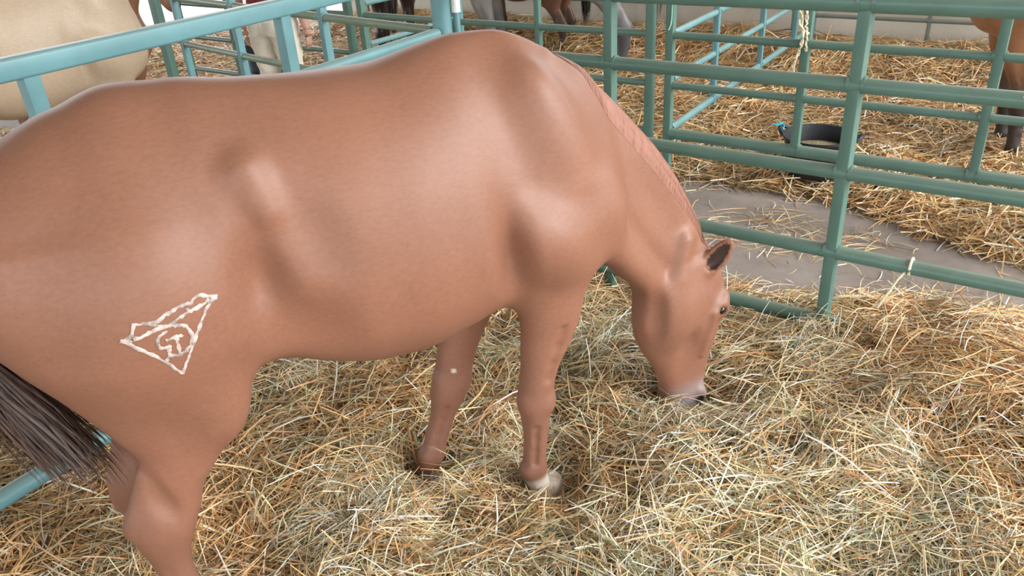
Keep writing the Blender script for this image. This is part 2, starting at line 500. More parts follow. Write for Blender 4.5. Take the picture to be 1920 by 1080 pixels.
    if detail:
        for sd in (-1, 1):
            F.ball(H(.175, .060, sd*.070), (.036, .028, .026), k=.03, u=hu, v=hv)          # eye socket
            F.cone(H(.145, .085, sd*.062), H(.20, .080, sd*.074), .016, .014, k=.02)        # brow
            F.ball(H(.105, .055, sd*.095), (.03, .02, .018), k=.03, sub=True, u=hu, v=hv)   # hollow over the eye
            F.ball(H(.165, -.105, sd*.052), (.115, .085, .050), k=.03, u=hu, v=hv)          # round cheek
            F.cone(H(.19, .025, sd*.088), H(.36, .012, sd*.060), .013, .008, k=.02)         # cheek bone ridge
            F.ball(H(.365, -.055, sd*.082), (.09, .035, .022), k=.03, sub=True, u=hu, v=hv) # hollow of the bars
            F.ball(H(.15, -.205, sd*.09), (.10, .03, .03), k=.03, sub=True, u=hu, v=hv)     # groove behind the jaw
            F.ball(H(.545, .030, sd*.042), (.034, .026, .024), k=.02, u=hu, v=hv)           # nostril flare
            F.ball(H(.560, .022, sd*.070), (.026, .014, .020), k=.008, sub=True, u=hu, v=hv)
            F.ball(H(.185, .058, sd*.100), (.017, .012, .014), k=.007, sub=True, u=hu, v=hv)   # eye opening
        F.ball(H(.57, -.078, 0), (.035, .030, .034), k=.02, u=hu, v=hv)                     # chin
        F.ball(H(.600, -.062, 0), (.012, .05, .07), k=.012, sub=True, u=(hu*.9+hv*.35), v=hv) # mouth line
    return F, H


def ear(F, base, du, op, L=.15):
    du = np.array(du, float); du /= np.linalg.norm(du)
    op = np.array(op, float); op -= du*(du@op); op /= np.linalg.norm(op); sv = np.cross(op, du)
    F.loft(base, du, sv, [(-.03, 0, 0, .022, .022), (.02, 0, 0, .030, .024), (.06, 0, 0, .036, .022), (.10, 0, 0, .028, .017), (.13, 0, 0, .014, .011), (L, 0, .002, .004, .004)], k=.015)
    b2 = np.array(base) + op*.016
    F.loft(b2, du, sv, [(.012, 0, 0, .010, .010), (.035, 0, 0, .021, .015), (.065, 0, 0, .025, .014), (.10, 0, 0, .018, .011), (.128, 0, 0, .006, .006)], k=.006, sub=True)


EARS = [((.680, -.078, .578), (.42, -.30, .80), (-.59, -.81, .25)), ((.70, .040, .567), (.55, .70, .05), (-.2, .3, .9))]


def grazing_horse(voxel):
    neck = ((.05, 0, 1.13), SX, (.835, 0, .55), [(-.12, 0, 0, .15, .10, .3), (0, .022, 0, .238, .118, .3), (.10, .06, 0, .225, .115, .3), (.22, .10, 0, .205, .108, .28), (.36, .142, 0, .182, .096, .24), (.51, .172, 0, .154, .084, .18),
        (.60, .178, 0, .142, .078, .12), (.70, .171, 0, .136, .074, 0), (.77, .150, 0, .125, .066, 0), (.84, .12, 0, .09, .05, 0)], .05)
    head = ((.678, -.02, .612), (-.03, -.01, -1), (1, 0, 0))
    F, H = horse_field(voxel, ((NEAR_FORE, -.14), (FAR_FORE, .10), (NEAR_HIND, -.165), (FAR_HIND, .07)), neck, head)
    for b_, d_, o_ in EARS:
        ear(F, b_, d_, o_, .135)
    return F, H


# ---------------------------------------------------------------- fences and gates
def v3(p2, z): return Vector((p2[0], p2[1], z))


def panel(name, label, cat, org, d, rails, posts, mat, mat_post=None, group=None):
    """org: 2-D point, d: 2-D direction; rails: (z, s0, s1, radius or (w, h)); posts: (s, z0, z1, width, twist, round)"""
    org = np.array(org, float); d = np.array(d, float); d /= np.linalg.norm(d)
    c = org + d*(posts[0][0] if posts else 0)
    root = finish(empty(name, (c[0], c[1], FLOOR_Z)), label, cat, group)
    off = Vector((c[0], c[1], FLOOR_Z))
    for z, s0, s1, r in rails:
        p, q = v3(org+d*s0, z)-off, v3(org+d*s1, z)-off
        mb = MB()
        pts = [lerp(p, q, i/6) + Vector((0, 0, -.004*math.sin(math.pi*i/6))) for i in range(7)]
        mb.sweep(pts, rrect(*r, .01) if isinstance(r, tuple) else circ(r, 18))
        mb.out('rail', mat, root)
    for s, z0, z1, w, tw, rnd in posts:
        p, q = v3(org+d*s, z0)-off, v3(org+d*s, z1)-off
        mb = MB()
        a = math.atan2(d[1], d[0]) + tw
        mb.sweep([p, lerp(p, q, .5), q], circ(w/2, 20) if rnd else rrect(w, w, .006, 2), up=(math.cos(a), math.sin(a), 0))
        # weld collars where the rails meet the post
        for z, s0, s1, r in rails:
            if not isinstance(r, tuple) and z0-.02 < z < z1+.03 and min(s0, s1)-.01 <= s <= max(s0, s1)+.01:
                rr = (r[0]/2 if isinstance(r, tuple) else r)
                m_ = v3(org+d*s, z)-off; e = Vector((d[0], d[1], 0))
                for sg in (-1, 1):
                    if min(s0, s1) <= s+sg*.03 <= max(s0, s1):
                        mb.sweep([m_+e*sg*(w/2-.004), m_+e*sg*(w/2+.008)], circ(rr+.004, 14))
        mb.out('post', mat_post or mat, root)
    return root


Q = math.pi/4
panel('fence_panel', 'green pipe fence panel behind the grazing chestnut horse, beside the bare aisle', 'fence', R0, DR,
      [(1.324, -2.3, 1.86, .034), (1.046, -2.3, 1.86, .0275), (.72, -2.3, 1.86, .0275), (.395, -2.3, 1.86, .0275), (.08, -2.3, 1.86, .030)],
      [(0, -.05, 1.34, .046, -.16, False), (.988, -.05, 1.34, .044, -.16, False), (-.985, -.05, 1.34, .048, 0, False), (-1.97, -.05, 1.34, .048, 0, False)], M_GREEN)
panel('fence_panel', 'blue-teal fence panel with a wide top rail, between chestnut and cream horses', 'fence', CORNER, DL,
      [(1.387, .05, 3.6, (.062, .062)), (1.118, .05, 3.6, .028), (.80, .05, 3.6, .028), (.48, .05, 3.6, .028), (.17, .05, 3.6, .030)],
      [(.965, -.05, 1.40, .05, 0, False), (1.93, -.05, 1.40, .05, 0, False), (2.9, -.05, 1.40, .05, 0, False)], M_TEAL)
panel('gate', 'faded green pipe gate in front of the person in cream trousers', 'gate', CORNER, DG,
      [(1.12, .07, 2.86, .022), (.805, .07, 2.86, .022), (.48, .07, 2.86, .022), (1.387, .07, 2.86, .025)],
      [(2.86, .30, 1.41, .046, 0, False), (2.03, .30, 1.41, .046, 0, False), (1.01, .30, 1.41, .046, 0, False)], M_OLIVE, M_TEAL)
panel('gate_post', 'tall green square post at the far end of the faded green gate', 'post', CORNER, DG, [], [(3.19, -.06, 2.3, .062, .35, False)], M_GREEN)
# corner post, with the latch rod and its white sleeve
cp = finish(empty('corner_post', (CORNER[0], CORNER[1], FLOOR_Z)), 'thick round teal corner post with a white-sleeved rod, touching the chestnut withers', 'post')
MB().tube([(0, 0, 0), (0, 0, .9), (0, 0, 2.15)], .047, 24).out('post', M_TEAL, cp)
MB().lathe([(0, .02), (.05, .02), (.05, 0), (0, -.006)], 24, (0, 0, 2.15)).out('post_cap', M_TEAL, cp)
MB().tube([(.07, .0, .75), (.07, 0, 1.55)], .016, 14).out('latch_rod', M_TEAL, cp)
M_WHITE = plain('white plastic sleeve', (.80, .80, .80), .4)
o = MB().tube([(.07, 0, 1.265), (.07, 0, 1.60)], .022, 16).out('rod_sleeve', M_WHITE, cp); o['label'] = 'white plastic sleeve'
PF = np.array([1.025, 4.745])
far_rails = [(1.16, .022), (.868, .022), (.575, .022), (.278, .034)]
panel('fence_panel', 'green pipe panel across the aisle, in front of the black bucket', 'fence', PF, DR,
      [(z, -3.4, -.02, r) for z, r in far_rails], [(-.005, .02, 1.9, .048, 0, False), (-.79, .25, 1.18, .046, 0, False), (-1.69, .25, 1.18, .046, 0, False), (-2.6, .25, 1.18, .046, 0, False)], M_GREEN, M_GREEN)
panel('fence_panel', 'long green pipe panel across the aisle with chipped paint, in front of the grey horse', 'fence', PF, DR,
      [(z, .14, 2.53, r) for z, r in far_rails[:3]] + [(.278, .14, 2.53, .022)], [(.125, .02, 1.9, .050, 0, False), (.93, .02, 1.18, .04, 0, False), (2.54, -.05, 1.9, .055, 0, False)], M_GREEN, M_GREEN)
panel('fence_panel', 'short far green pipe panel seen just right of the person in cream trousers', 'fence', PF, DR,
      [(z, 2.71, 4.95, .021) for z, r in far_rails], [(2.69, -.05, 1.9, .055, 0, False), (4.2, -.05, 1.2, .045, 0, False), (4.95, -.05, 1.2, .045, 0, False)], M_GREEN, M_GREEN)
DP = np.array([.567, .824])
panel('fence_panel', 'green dividing panel running back from the aisle to the pale wall, behind the bucket', 'fence', PF+DP*.06, DP,
      [(.868, .0, 3.36, .02), (.60, .0, 3.36, .02), (.29, .0, 3.36, .024), (1.16, 0, 3.36, .02)], [(.74, .25, 1.18, .04, 0, False), (1.78, .25, 1.18, .04, 0, False), (3.36, -.05, 1.5, .05, 0, False), (2.75, .25, 1.18, .04, 0, False)], M_TEAL)
P2 = PF + DR/np.linalg.norm(DR)*2.56 + DP*.06
panel('fence_panel', 'short teal swing panel angled back in front of the dark brown horse', 'fence', P2, DP,
      [(.94, .0, 1.2, .02), (.64, .0, 1.2, .02), (.33, .0, 1.2, .02), (1.2, 0, 1.2, .02)], [(1.2, .3, 1.22, .04, 0, False)], M_TEAL)
M_GREY = paint('weathered grey-green enamel', (.16, .19, .18), dusty=.4)
BF = R0 + NR*4.86
panel('fence_panel', 'thin grey-green pipe rail standing along the foot of the pale wall', 'fence', BF, DR,
      [(.40, -3.0, 1.56, .018), (.75, -3.0, 1.56, .018)], [(.585, -.05, .78, .032, 0, False), (-1.2, -.05, .78, .032, 0, False), (1.56, -.05, .78, .032, 0, False)], M_GREY)
panel('fence_panel', 'thin green pipe rail along the pale wall behind the grey horse', 'fence', BF, DR,
      [(.46, 1.75, 7.4, .018), (.80, 1.75, 7.4, .018)], [(1.75, -.05, .82, .032, 0, False), (4.3, -.05, .82, .032, 0, False), (7.4, -.05, .82, .032, 0, False)], M_GREEN)


# ---------------------------------------------------------------- ropes and twine
def rope(name, label, pts, r, mat, cat='twine', strands=1, fr=0.0):
    mb = MB()
    P = [Vector(p) for p in pts]
    for k in range(strands):
        q = []
        for i, p in enumerate(P):
            a = i*1.1 + k*2*math.pi/max(1, strands)
            q.append(p + Vector((math.cos(a), math.sin(a), math.sin(a*1.7)*.3))*(r*1.0 if strands > 1 else 0) + Vector((random.uniform(-fr, fr), random.uniform(-fr, fr), random.uniform(-fr, fr))))
        mb.tube(q, r, 6)
    o = mb.out(name, mat)
    return finish(o, label, cat)


def fine(pts, n):
    """resample a polyline smoothly"""
    P = np.array(pts, float); d = np.r_[0, np.cumsum(np.linalg.norm(np.diff(P, axis=0), axis=1))]
    q = np.linspace(0, d[-1], n)
    return np.stack([pchip(d, P[:, i], q) for i in range(3)], 1)


M_MINT = plain('pale green twine', (.30, .62, .45), .7)
M_CREAM = plain('frayed cream twine', (.72, .66, .48), .9)
M_BLUE = plain('blue twine', (.05, .42, .55), .7)
pts = [(CORNER[0]+.058*math.cos(a), CORNER[1]+.058*math.sin(a)*1.0, 1.085+.012*math.sin(a*1.0)) for a in np.linspace(-2.6, 3.5, 26)]
pts = [(x+(.05 if math.cos(a) > .5 else 0), y, z) for (x, y, z), a in zip(pts, np.linspace(-2.6, 3.5, 26))]
rope('twine', 'pale green twine looped round the thick corner post above the withers', pts, .0045, M_MINT)
pm = PF + DR/np.linalg.norm(DR)*(-.01) - NR*.03
rope('twine', 'pale green twine end hanging down the far hinge post', fine([(pm[0]+.01, pm[1], 1.25), (pm[0]+.012, pm[1], 1.05), (pm[0]+.008, pm[1]-.005, .94), (pm[0]-.005, pm[1], .90)], 14), .004, M_MINT)
pb = PF + DR/np.linalg.norm(DR)*(-.765) - NR*.035
rope('frayed_rope', 'frayed cream rope hanging down the green post above the black bucket',
     fine([(pb[0]-.005, pb[1], 1.16), (pb[0]-.01, pb[1], 1.02), (pb[0]+.01, pb[1]-.01, .9), (pb[0]-.02, pb[1]-.01, .78), (pb[0]-.03, pb[1]-.01, .66)], 26), .0055, M_CREAM, 'rope', 2, .006)
rope('frayed_rope', 'short frayed cream rope end beside the longer one above the bucket',
     fine([(pb[0]+.012, pb[1]-.005, 1.12), (pb[0]+.025, pb[1]-.01, 1.0), (pb[0]+.03, pb[1]-.01, .90), (pb[0]+.035, pb[1]-.012, .83)], 22), .0055, M_CREAM, 'rope', 2, .008)
sr, zr = -.285, .395
rc = R0 + DR/np.linalg.norm(DR)*sr
loop = [(rc[0]+NR[0]*.032*math.cos(a), rc[1]+NR[1]*.032*math.cos(a), zr+.032*math.sin(a)) for a in np.linspace(-.3, 2*math.pi-.1, 20)]
tail_ = [(rc[0]-.045, rc[1]-.02, zr-.03), (rc[0]-.085, rc[1]-.03, zr-.09), (rc[0]-.115, rc[1]-.03, zr-.15)]
rope('twine', 'cream twine knotted round the low green rail above the straw heap', loop + list(map(tuple, fine([loop[-1]]+tail_, 10))), .005, M_CREAM)

# ---------------------------------------------------------------- buckets
BKX, BKY = 1.93, 4.60
M_RUB = plain('black rubber', (.014, .016, .022), .55, .5, .2, 14, .1)
bk = finish(empty('rubber_bucket', (BKX, BKY, FLOOR_Z)), 'wide black rubber feed bucket with two loop handles, behind the green panel', 'bucket')
mb = MB().lathe([(0, .0), (.155, .0), (.165, .01), (.205, .285), (.218, .297), (.217, .310), (.203, .308), (.196, .285), (.155, .03), (0, .025)], 48)
mb.out('body', M_RUB, bk)
hd_ = math.atan2(DR[1], DR[0])
for sg in (0, math.pi):
    e = Vector((math.cos(hd_+sg), math.sin(hd_+sg), 0)); w = Vector((-e.y, e.x, 0))
    mb = MB(); P = []
    for a in np.linspace(0, math.pi, 12):
        P.append(e*(.203+.04*math.sin(a)) + w*(.06*math.cos(a)) + Vector((0, 0, .297+.03*math.sin(a))))
    mb.tube(P, .012, 10).out('handle', M_RUB, bk)
e = Vector((math.cos(hd_), math.sin(hd_), 0)); hp_ = Vector((BKX, BKY, FLOOR_Z)) + e*.24 + Vector((0, 0, .33))
mb = MB()
mb.tube([hp_ + Vector((.016*math.cos(a), .006*math.sin(2*a), .018*math.sin(a))) for a in np.linspace(0, 6.6, 16)], .005, 6)
for dx, dz in ((-.05, .015), (-.03, .04), (.02, -.06), (.03, -.09)):
    mb.tube(fine([hp_, hp_+Vector((dx*.6, -.01, dz*.5+.01)), hp_+Vector((dx, -.012, dz))], 6), .0045, 6)
finish(mb.out('twine', M_BLUE), 'bright blue twine knotted on the left handle of the black bucket', 'twine')
M_FEED = plain('crushed feed', (.42, .36, .22), .95, .1, .3, 60, .8)
mb = MB().lathe([(0, .232), (.06, .230), (.13, .222), (.178, .214), (.176, .205), (0, .2)], 40)
o = mb.out('feed', M_FEED); o.location = (BKX, BKY, FLOOR_Z); finish(o, 'pale crushed feed lying inside the wide black bucket', 'feed', kind='stuff')
bk2 = finish(empty('feed_barrel', (-2.07, 7.50, FLOOR_Z)), 'dark blue-black tub standing behind the person in cream trousers', 'tub')
M_TUB = plain('dark blue plastic', (.020, .028, .045), .5, .5)
MB().lathe([(0, 0), (.20, 0), (.205, .02), (.215, .25), (.225, .26), (.218, .28), (.235, .56), (.25, .565), (.25, .59), (.225, .585), (.205, .05), (0, .04)], 36).out('body', M_TUB, bk2)
for sg in (0, math.pi):
    e = Vector((math.cos(sg+.5), math.sin(sg+.5), 0)); w = Vector((-e.y, e.x, 0))
    MB().tube([e*(.238+.04*math.sin(a)) + w*.06*math.cos(a) + Vector((0, 0, .52)) for a in np.linspace(0, math.pi, 10)], .01, 8).out('handle', M_TUB, bk2)


# ---------------------------------------------------------------- the horses' coats
def coat(name, c, legc, muz, dark=(.02, .014, .012), sock=(.62, .56, .50), rough=.42, mottle=.25, sheen=.0):
    m, nt, b = new_mat(name)
    at = nt.nodes.new('ShaderNodeAttribute'); at.attribute_name = 'zone'
    sp = nt.nodes.new('ShaderNodeSeparateColor'); nt.links.new(at.outputs['Color'], sp.inputs[0])
    base = ramp(nt, noise(nt, 3.2, 3, .5), [(.28, tuple(x*(1-mottle) for x in c)), (.72, tuple(min(1, x*(1+mottle)) for x in c))])
    fine_ = ramp(nt, noise(nt, 140, 4, .7, stretch=(.4, 1, .8)), [(.3, (.90, .90, .90)), (.7, (1.08, 1.08, 1.08))])
    base = mix(nt, 1.0, base, fine_, 'MULTIPLY')
    base = mix(nt, sp.outputs[0], base, legc)
    base = mix(nt, sp.outputs[1], base, muz)
    base = mix(nt, at.outputs['Alpha'], sock, base)
    base = mix(nt, sp.outputs[2], base, dark)
    nt.links.new(base, b.inputs['Base Color'])
    b.inputs['Roughness'].default_value = rough; b.inputs['Specular IOR Level'].default_value = .38
    b.inputs['Sheen Weight'].default_value = sheen; b.inputs['Sheen Roughness'].default_value = .45; b.inputs['Sheen Tint'].default_value = (1, .88, .80, 1)
    bump(nt, b, noise(nt, 230, 4, .7, stretch=(.35, 1, .6)), .07, .002)
    return m


def paint_zone(me, V, leg, muz, dark, sock=None):
    a = me.color_attributes.new('zone', 'FLOAT_COLOR', 'POINT')
    d = np.stack([leg, muz, dark, 1-(sock if sock is not None else np.zeros(len(V)))], 1).astype(np.float32)
    a.data.foreach_set('color', d.ravel())


def bump_at(V, c, r, soft=.5):
    q = np.linalg.norm((V-np.array(c))/np.array(r), axis=1)
    return 1-sstep(1-soft, 1, q)


def ribbons(paths, widths, normals=None, flat=(0, 0, 1)):
    """paths (n, k, 3) -> tapering hair / straw ribbons"""
    n, k, _ = paths.shape
    t = np.gradient(paths, axis=1); t /= np.linalg.norm(t, axis=2, keepdims=True)+1e-9
    if normals is None: normals = np.broadcast_to(np.array(flat, float), paths.shape)
    s = np.cross(t, normals); s /= np.linalg.norm(s, axis=2, keepdims=True)+1e-9
    w = widths[..., None]/2
    V = np.stack([paths-s*w, paths+s*w], 2).reshape(-1, 3)
    i = np.arange(n*k).reshape(n, k)[:, :-1].ravel()*2
    return V, np.stack([i, i+1, i+3, i+2], 1)


def hoof_mesh(z0=-.062, a=.068, b=.058, cx=.018):
    mb = MB()
    prof = [(z0, 1.0), (z0+.012, 1.0), (z0+.045, .86), (z0+.066, .77), (z0+.074, .70), (z0+.076, .3)]
    n = 28; V = []; Fc = []
    for z, k in prof:
        for j in range(n):
            an = 2*math.pi*j/n
            V.append((cx*(1-(z-z0)*4) + a*k*math.cos(an)*(1 if math.cos(an) > 0 else .82), b*k*math.sin(an), z))
    for i in range(len(prof)-1):
        for j in range(n): Fc.append((i*n+j, i*n+(j+1) % n, (i+1)*n+(j+1) % n, (i+1)*n+j))
    Fc.append(tuple(range(n-1, -1, -1))); Fc.append(tuple((len(prof)-1)*n+j for j in range(n)))
    me = mesh_data('hoof', V, Fc); me.set_sharp_from_angle(angle=math.radians(50))
    return me


M_HOOF = plain('grey horn', (.20, .17, .15), .5, .4, .25, 40, .2)
M_HOOFP = plain('pale horn', (.50, .44, .38), .5, .4, .2, 40, .2)
M_EYE, nt, b = new_mat('dark eye'); b.inputs['Base Color'].default_value = (.012, .008, .006, 1); b.inputs['Roughness'].default_value = .06
HOOF = hoof_mesh()


def hair_mat(name, c0, c1, rough=.5):
    m, nt, b = new_mat(name)
    nt.links.new(ramp(nt, noise(nt, 55, 3, .6, stretch=(1, 1, .15)), [(.3, c0), (.7, c1)]), b.inputs['Base Color'])
    b.inputs['Roughness'].default_value = rough; b.inputs['Specular IOR Level'].default_value = .4
    return m


# ---------------------------------------------------------------- the grazing chestnut horse
HEAD = math.radians(23.2)
HORSE_AT = (-.009, 2.118, 0)
M_CHEST = coat('chestnut coat', (.236, .107, .067), (.172, .080, .053), (.33, .30, .31), rough=.45, mottle=.10, sheen=0)
Fh, Hh = grazing_horse(.0075)
V, Fq = Fh.mesh(3)
me = mesh_data('horse', V, Fq)
z = V[:, 2]
leg_ = (1-sstep(.22, .55, z))*.55*(np.abs(V[:, 1]) > .005)*(V[:, 0] < .35)
muz = bump_at(V, Hh(.67, .0, 0), (.23, .26, .24), .55)*.97
dark = np.zeros(len(V))
for sd in (-1, 1):
    dark = np.maximum(dark, bump_at(V, Hh(.560, .022, sd*.058), (.028, .018, .026), .5)*.95)
    dark = np.maximum(dark, bump_at(V, Hh(.185, .060, sd*.092), (.024, .019, .02), .5)*.85)
for eb, ed, op in EARS:
    eb = np.array(eb); ed = np.array(ed); ed = ed/np.linalg.norm(ed)
    op = np.array(op); op = op - ed*(ed@op); op = op/np.linalg.norm(op); sv = np.cross(op, ed)
    loc_ = V-eb; ss = loc_@ed; vv = loc_@sv; ww = loc_@op
    inn = (ss > .015) & (ss < .122) & (np.abs(vv) < .023*(1-np.clip((ss-.05)/.09, 0, 1)**2)) & (ww > -.014) & (ww < .013)
    dark = np.maximum(dark, inn*.9)
sock = np.maximum(bump_at(V, (.0, -.14, -.02), (.11, .09, .095), .35)*(V[:, 0] > -.1), bump_at(V, (-.187, .05, .395), (.009, .05, .012), .5)*.8)
paint_zone(me, V, leg_, muz, dark, sock)
horse = obj('horse', me, M_CHEST); horse.location = HORSE_AT; horse.rotation_euler = (0, 0, HEAD)
finish(horse, 'chestnut horse grazing with its head in the hay, pale brand on its thigh', 'horse')
TREE = BVHTree.FromPolygons([tuple(v) for v in V], [tuple(f) for f in Fq])
for (cx, cy, pale) in ((.012, -.14, 1), (-.300, .10, 0), (-1.03, -.165, 0), (-1.082, .07, 0)):
    o = obj('hoof', HOOF, M_HOOFP if pale else M_HOOF, horse); o.location = (cx, cy, 0)
    if pale: o['label'] = 'pale hoof under a white pastern'
for sd in (-1, 1):
    mb = MB(); c = Hh(.185, .058, sd*.082)
    pr = [(.0165*math.sin(a), -.0165*math.cos(a)) for a in np.linspace(0, math.pi, 12)]
    mb.lathe(pr, 18, c); o = mb.out('eye', M_EYE, horse); o['label'] = 'dark glossy eye'


def surf(o, d):
    h = TREE.ray_cast(Vector(o), Vector(d).normalized())
    return np.array(h[0]), np.array(h[1])


# clipped mane lying along the crest
W_ = np.array([0, -1.0, 0]); PV = np.array([.835, 0, .55]); O_ = np.array([.05, 0, 1.13])
paths = []; nrm = []
for i in range(2600):
    s0 = RNG.uniform(-.10, .72); f0 = RNG.uniform(-.16, .10); f1 = (.52 - .12*max(0, s0))*min(1, .35 + max(0, s0+.1)/.25) + RNG.uniform(-.05, .05); ds = .045 + RNG.uniform(-.006, .006)
    P = []; NN = []
    for j in range(5):
        k = j/4; s_ = s0 + ds*k; f = f0 + (f1-f0)*k
        base = O_ + SX*s_ + PV*pchip([-.3, -.1, .1, .36, .6, .77], [-.0, .06, .12, .17, .19, .18], np.array([s_]))[0]
        if s_ < -.05: base = base + np.array([-.1, 0, -.0])*min(1, (-.05-s_)/.1)
        dr = PV*math.cos(f) + W_*math.sin(f)
        h = TREE.ray_cast(Vector(base+dr*.6), Vector(-dr))
        if h[0] is None: break
        P.append(np.array(h[0]) + np.array(h[1])*(.0006 + (.0030*min(1, .3+max(0, s0+.1)/.2))*math.sin(math.pi*min(1, k*1.05)))); NN.append(np.array(h[1]))
    if len(P) == 5: paths.append(P); nrm.append(NN)
paths = np.array(paths); nrm = np.array(nrm)
wd = np.outer(RNG.uniform(.008, .014, len(paths)), [1, 1, .95, .8, .3])
Vm, Fm = ribbons(paths, wd, nrm)
M_MANE = hair_mat('chestnut mane hair', (.250, .112, .075), (.32, .150, .105), .5)
o = obj('mane', mesh_data('mane', Vm, Fm), M_MANE, horse); o['label'] = 'short clipped mane lying flat along the crest'


def tail_hair(n, spine, spread, w, seed, k=9):
    r = np.random.default_rng(seed); S = fine(spine, k); P = []
    for i in range(n):
        a = r.uniform(0, 2*math.pi); q = math.sqrt(r.uniform(0, 1)); L = r.uniform(.72, 1.03)
        t = np.linspace(0, 1, k); idx = np.clip(t*L, 0, 1)*(k-1)
        base = np.stack([np.interp(idx, np.arange(k), S[:, c]) for c in range(3)], 1)
        rad = np.interp(t, np.linspace(0, 1, len(spread)), spread)*q
        wob = r.normal(0, .006, (k, 3)).cumsum(0)*t[:, None]
        base[:, 0] += rad*math.cos(a) + wob[:, 0]; base[:, 1] += rad*math.sin(a)*.8 + wob[:, 1]
        if L > 1: base[-1, 2] -= .02
        P.append(base)
    P = np.array(P); c = P.mean(0, keepdims=True)
    nr_ = P-c; nr_[..., 2] = 0; nr_ += r.normal(0, .01, nr_.shape)
    wdt = np.outer(r.uniform(.6, 1.3, n)*w, np.r_[np.ones(k-3), .8, .5, .08])
    return ribbons(P, wdt, nr_)


Vt, Ft = tail_hair(900, [(-1.33, 0, 1.19), (-1.38, 0, 1.10), (-1.385, -.01, .95), (-1.325, -.03, .78), (-1.262, -.05, .63), (-1.215, -.06, .50)], [.03, .045, .06, .075, .085, .085], .007, 3)
M_TAIL = hair_mat('dark brown tail hair', (.028, .017, .013), (.10, .058, .045), .5)
o = obj('tail', mesh_data('tail', Vt, Ft), M_TAIL, horse); o['label'] = 'dark brown tail'

# pale clipped brand on the thigh: a wedge with a G-like spiral inside
M_BRAND = plain('pale brand hair', (.44, .36, .33), .7, .2, .35, 60)
BRAND = [[(200, 610), (420, 690), (640, 790), (840, 925)], [(1195, 215), (1090, 300), (1010, 490), (940, 640), (900, 760), (840, 930)],
         [(200, 610), (300, 560), (330, 450), (520, 420), (680, 330), (830, 265), (900, 260), (980, 195), (1190, 215)],
         [(330, 585), (450, 530), (570, 480), (690, 440), (800, 375), (920, 320), (1050, 270), (1110, 225)],
         [(560, 455), (660, 450), (780, 445), (870, 465), (920, 530), (930, 610), (890, 680), (800, 735), (700, 740), (660, 800)],
         [(660, 500), (590, 545), (565, 610), (600, 660), (710, 645)], [(650, 580), (740, 560), (835, 540)], [(765, 565), (780, 630), (800, 700)], [(700, 660), (690, 730)],
         [(860, 290), (895, 330)], [(470, 420), (560, 450)], [(905, 610), (960, 620)], [(220, 600), (310, 600)], [(1090, 250), (1190, 225)]]
BX, BZ = (lambda u, v: -1.024 + (u-227)/5.4*0 + u*2.083e-4 + v*0), None


def brand_xz(u, v):
    """drawing units of the brand -> thigh coordinates (affine through its three corners)"""
    A = np.array([[200, 610, 1], [1195, 215, 1], [840, 930, 1]], float)
    ax_ = np.linalg.solve(A, BR_X); az_ = np.linalg.solve(A, BR_Z)
    return ax_ @ (u, v, 1), az_ @ (u, v, 1)


BR_X = np.array([-1.020, -.815, -.925]); BR_Z = np.array([.975, 1.010, .860])
mb = MB()
for L in BRAND:
    P2_ = fine([(u, v, 0) for u, v in L], max(4, int(len(L)*4)))
    P = []; NN = []
    for u, v, _ in P2_:
        x_, z_ = brand_xz(u + random.uniform(-7, 7), v + random.uniform(-7, 7))
        h = TREE.ray_cast(Vector((x_, -1, z_)), Vector((0, 1, 0)))
        P.append(Vector(h[0]) - Vector((0, .0008, 0))); NN.append(h[1])
    wv = [random.uniform(.45, 1.1) for _ in P]
    mb.sweep(P, [(.0052*math.cos(a), .0022*math.sin(a)) for a in np.linspace(0, 2*math.pi, 9)[:-1]], up=NN[len(NN)//2], scale=wv)
o = mb.out('brand_mark', M_BRAND, horse); o['label'] = 'pale wedge brand with a G inside it'


# ---------------------------------------------------------------- horses in the pens behind
def standing_horse(voxel):
    mir = [(z_, cx + .03, a, b_) for z_, cx, a, b_ in NEAR_FORE]
    nh2 = [(z_, cx - .06*(1-min(1, max(0, (z_-.3)/.6))), a, b_) for z_, cx, a, b_ in NEAR_HIND]
    neck = ((.06, 0, 1.02), (.50, 0, .866), (-.866, 0, .50), [(-.1, 0, 0, .22, .13, .2), (.05, .03, 0, .235, .13, .2), (.2, .03, 0, .20, .105, .2), (.36, .02, 0, .165, .088, .2), (.52, .015, 0, .145, .078, .15), (.66, .02, 0, .125, .07, 0), (.76, .03, 0, .09, .055, 0)])
    head = ((.43, 0, 1.72), (.52, 0, -.855), (.855, 0, .52))
    Fs, Hs = horse_field(voxel, ((NEAR_FORE, -.135), (mir, .135), (NEAR_HIND, -.155), (nh2, .15)), neck, head, lo=(-1.5, -.42, -.1), hi=(1.2, .42, 2.06), detail=False)
    for sd in (-1, 1):
        Fs.ball(Hs(.18, .05, sd*.082), (.03, .025, .02), k=.02)
        Fs.cone((.435, sd*.055, 1.72), (.445, sd*.085, 1.91), .036, .008, k=.02)
        Fs.ball(Hs(.55, .03, sd*.055), (.018, .012, .014), k=.008, sub=True)
    return Fs, Hs


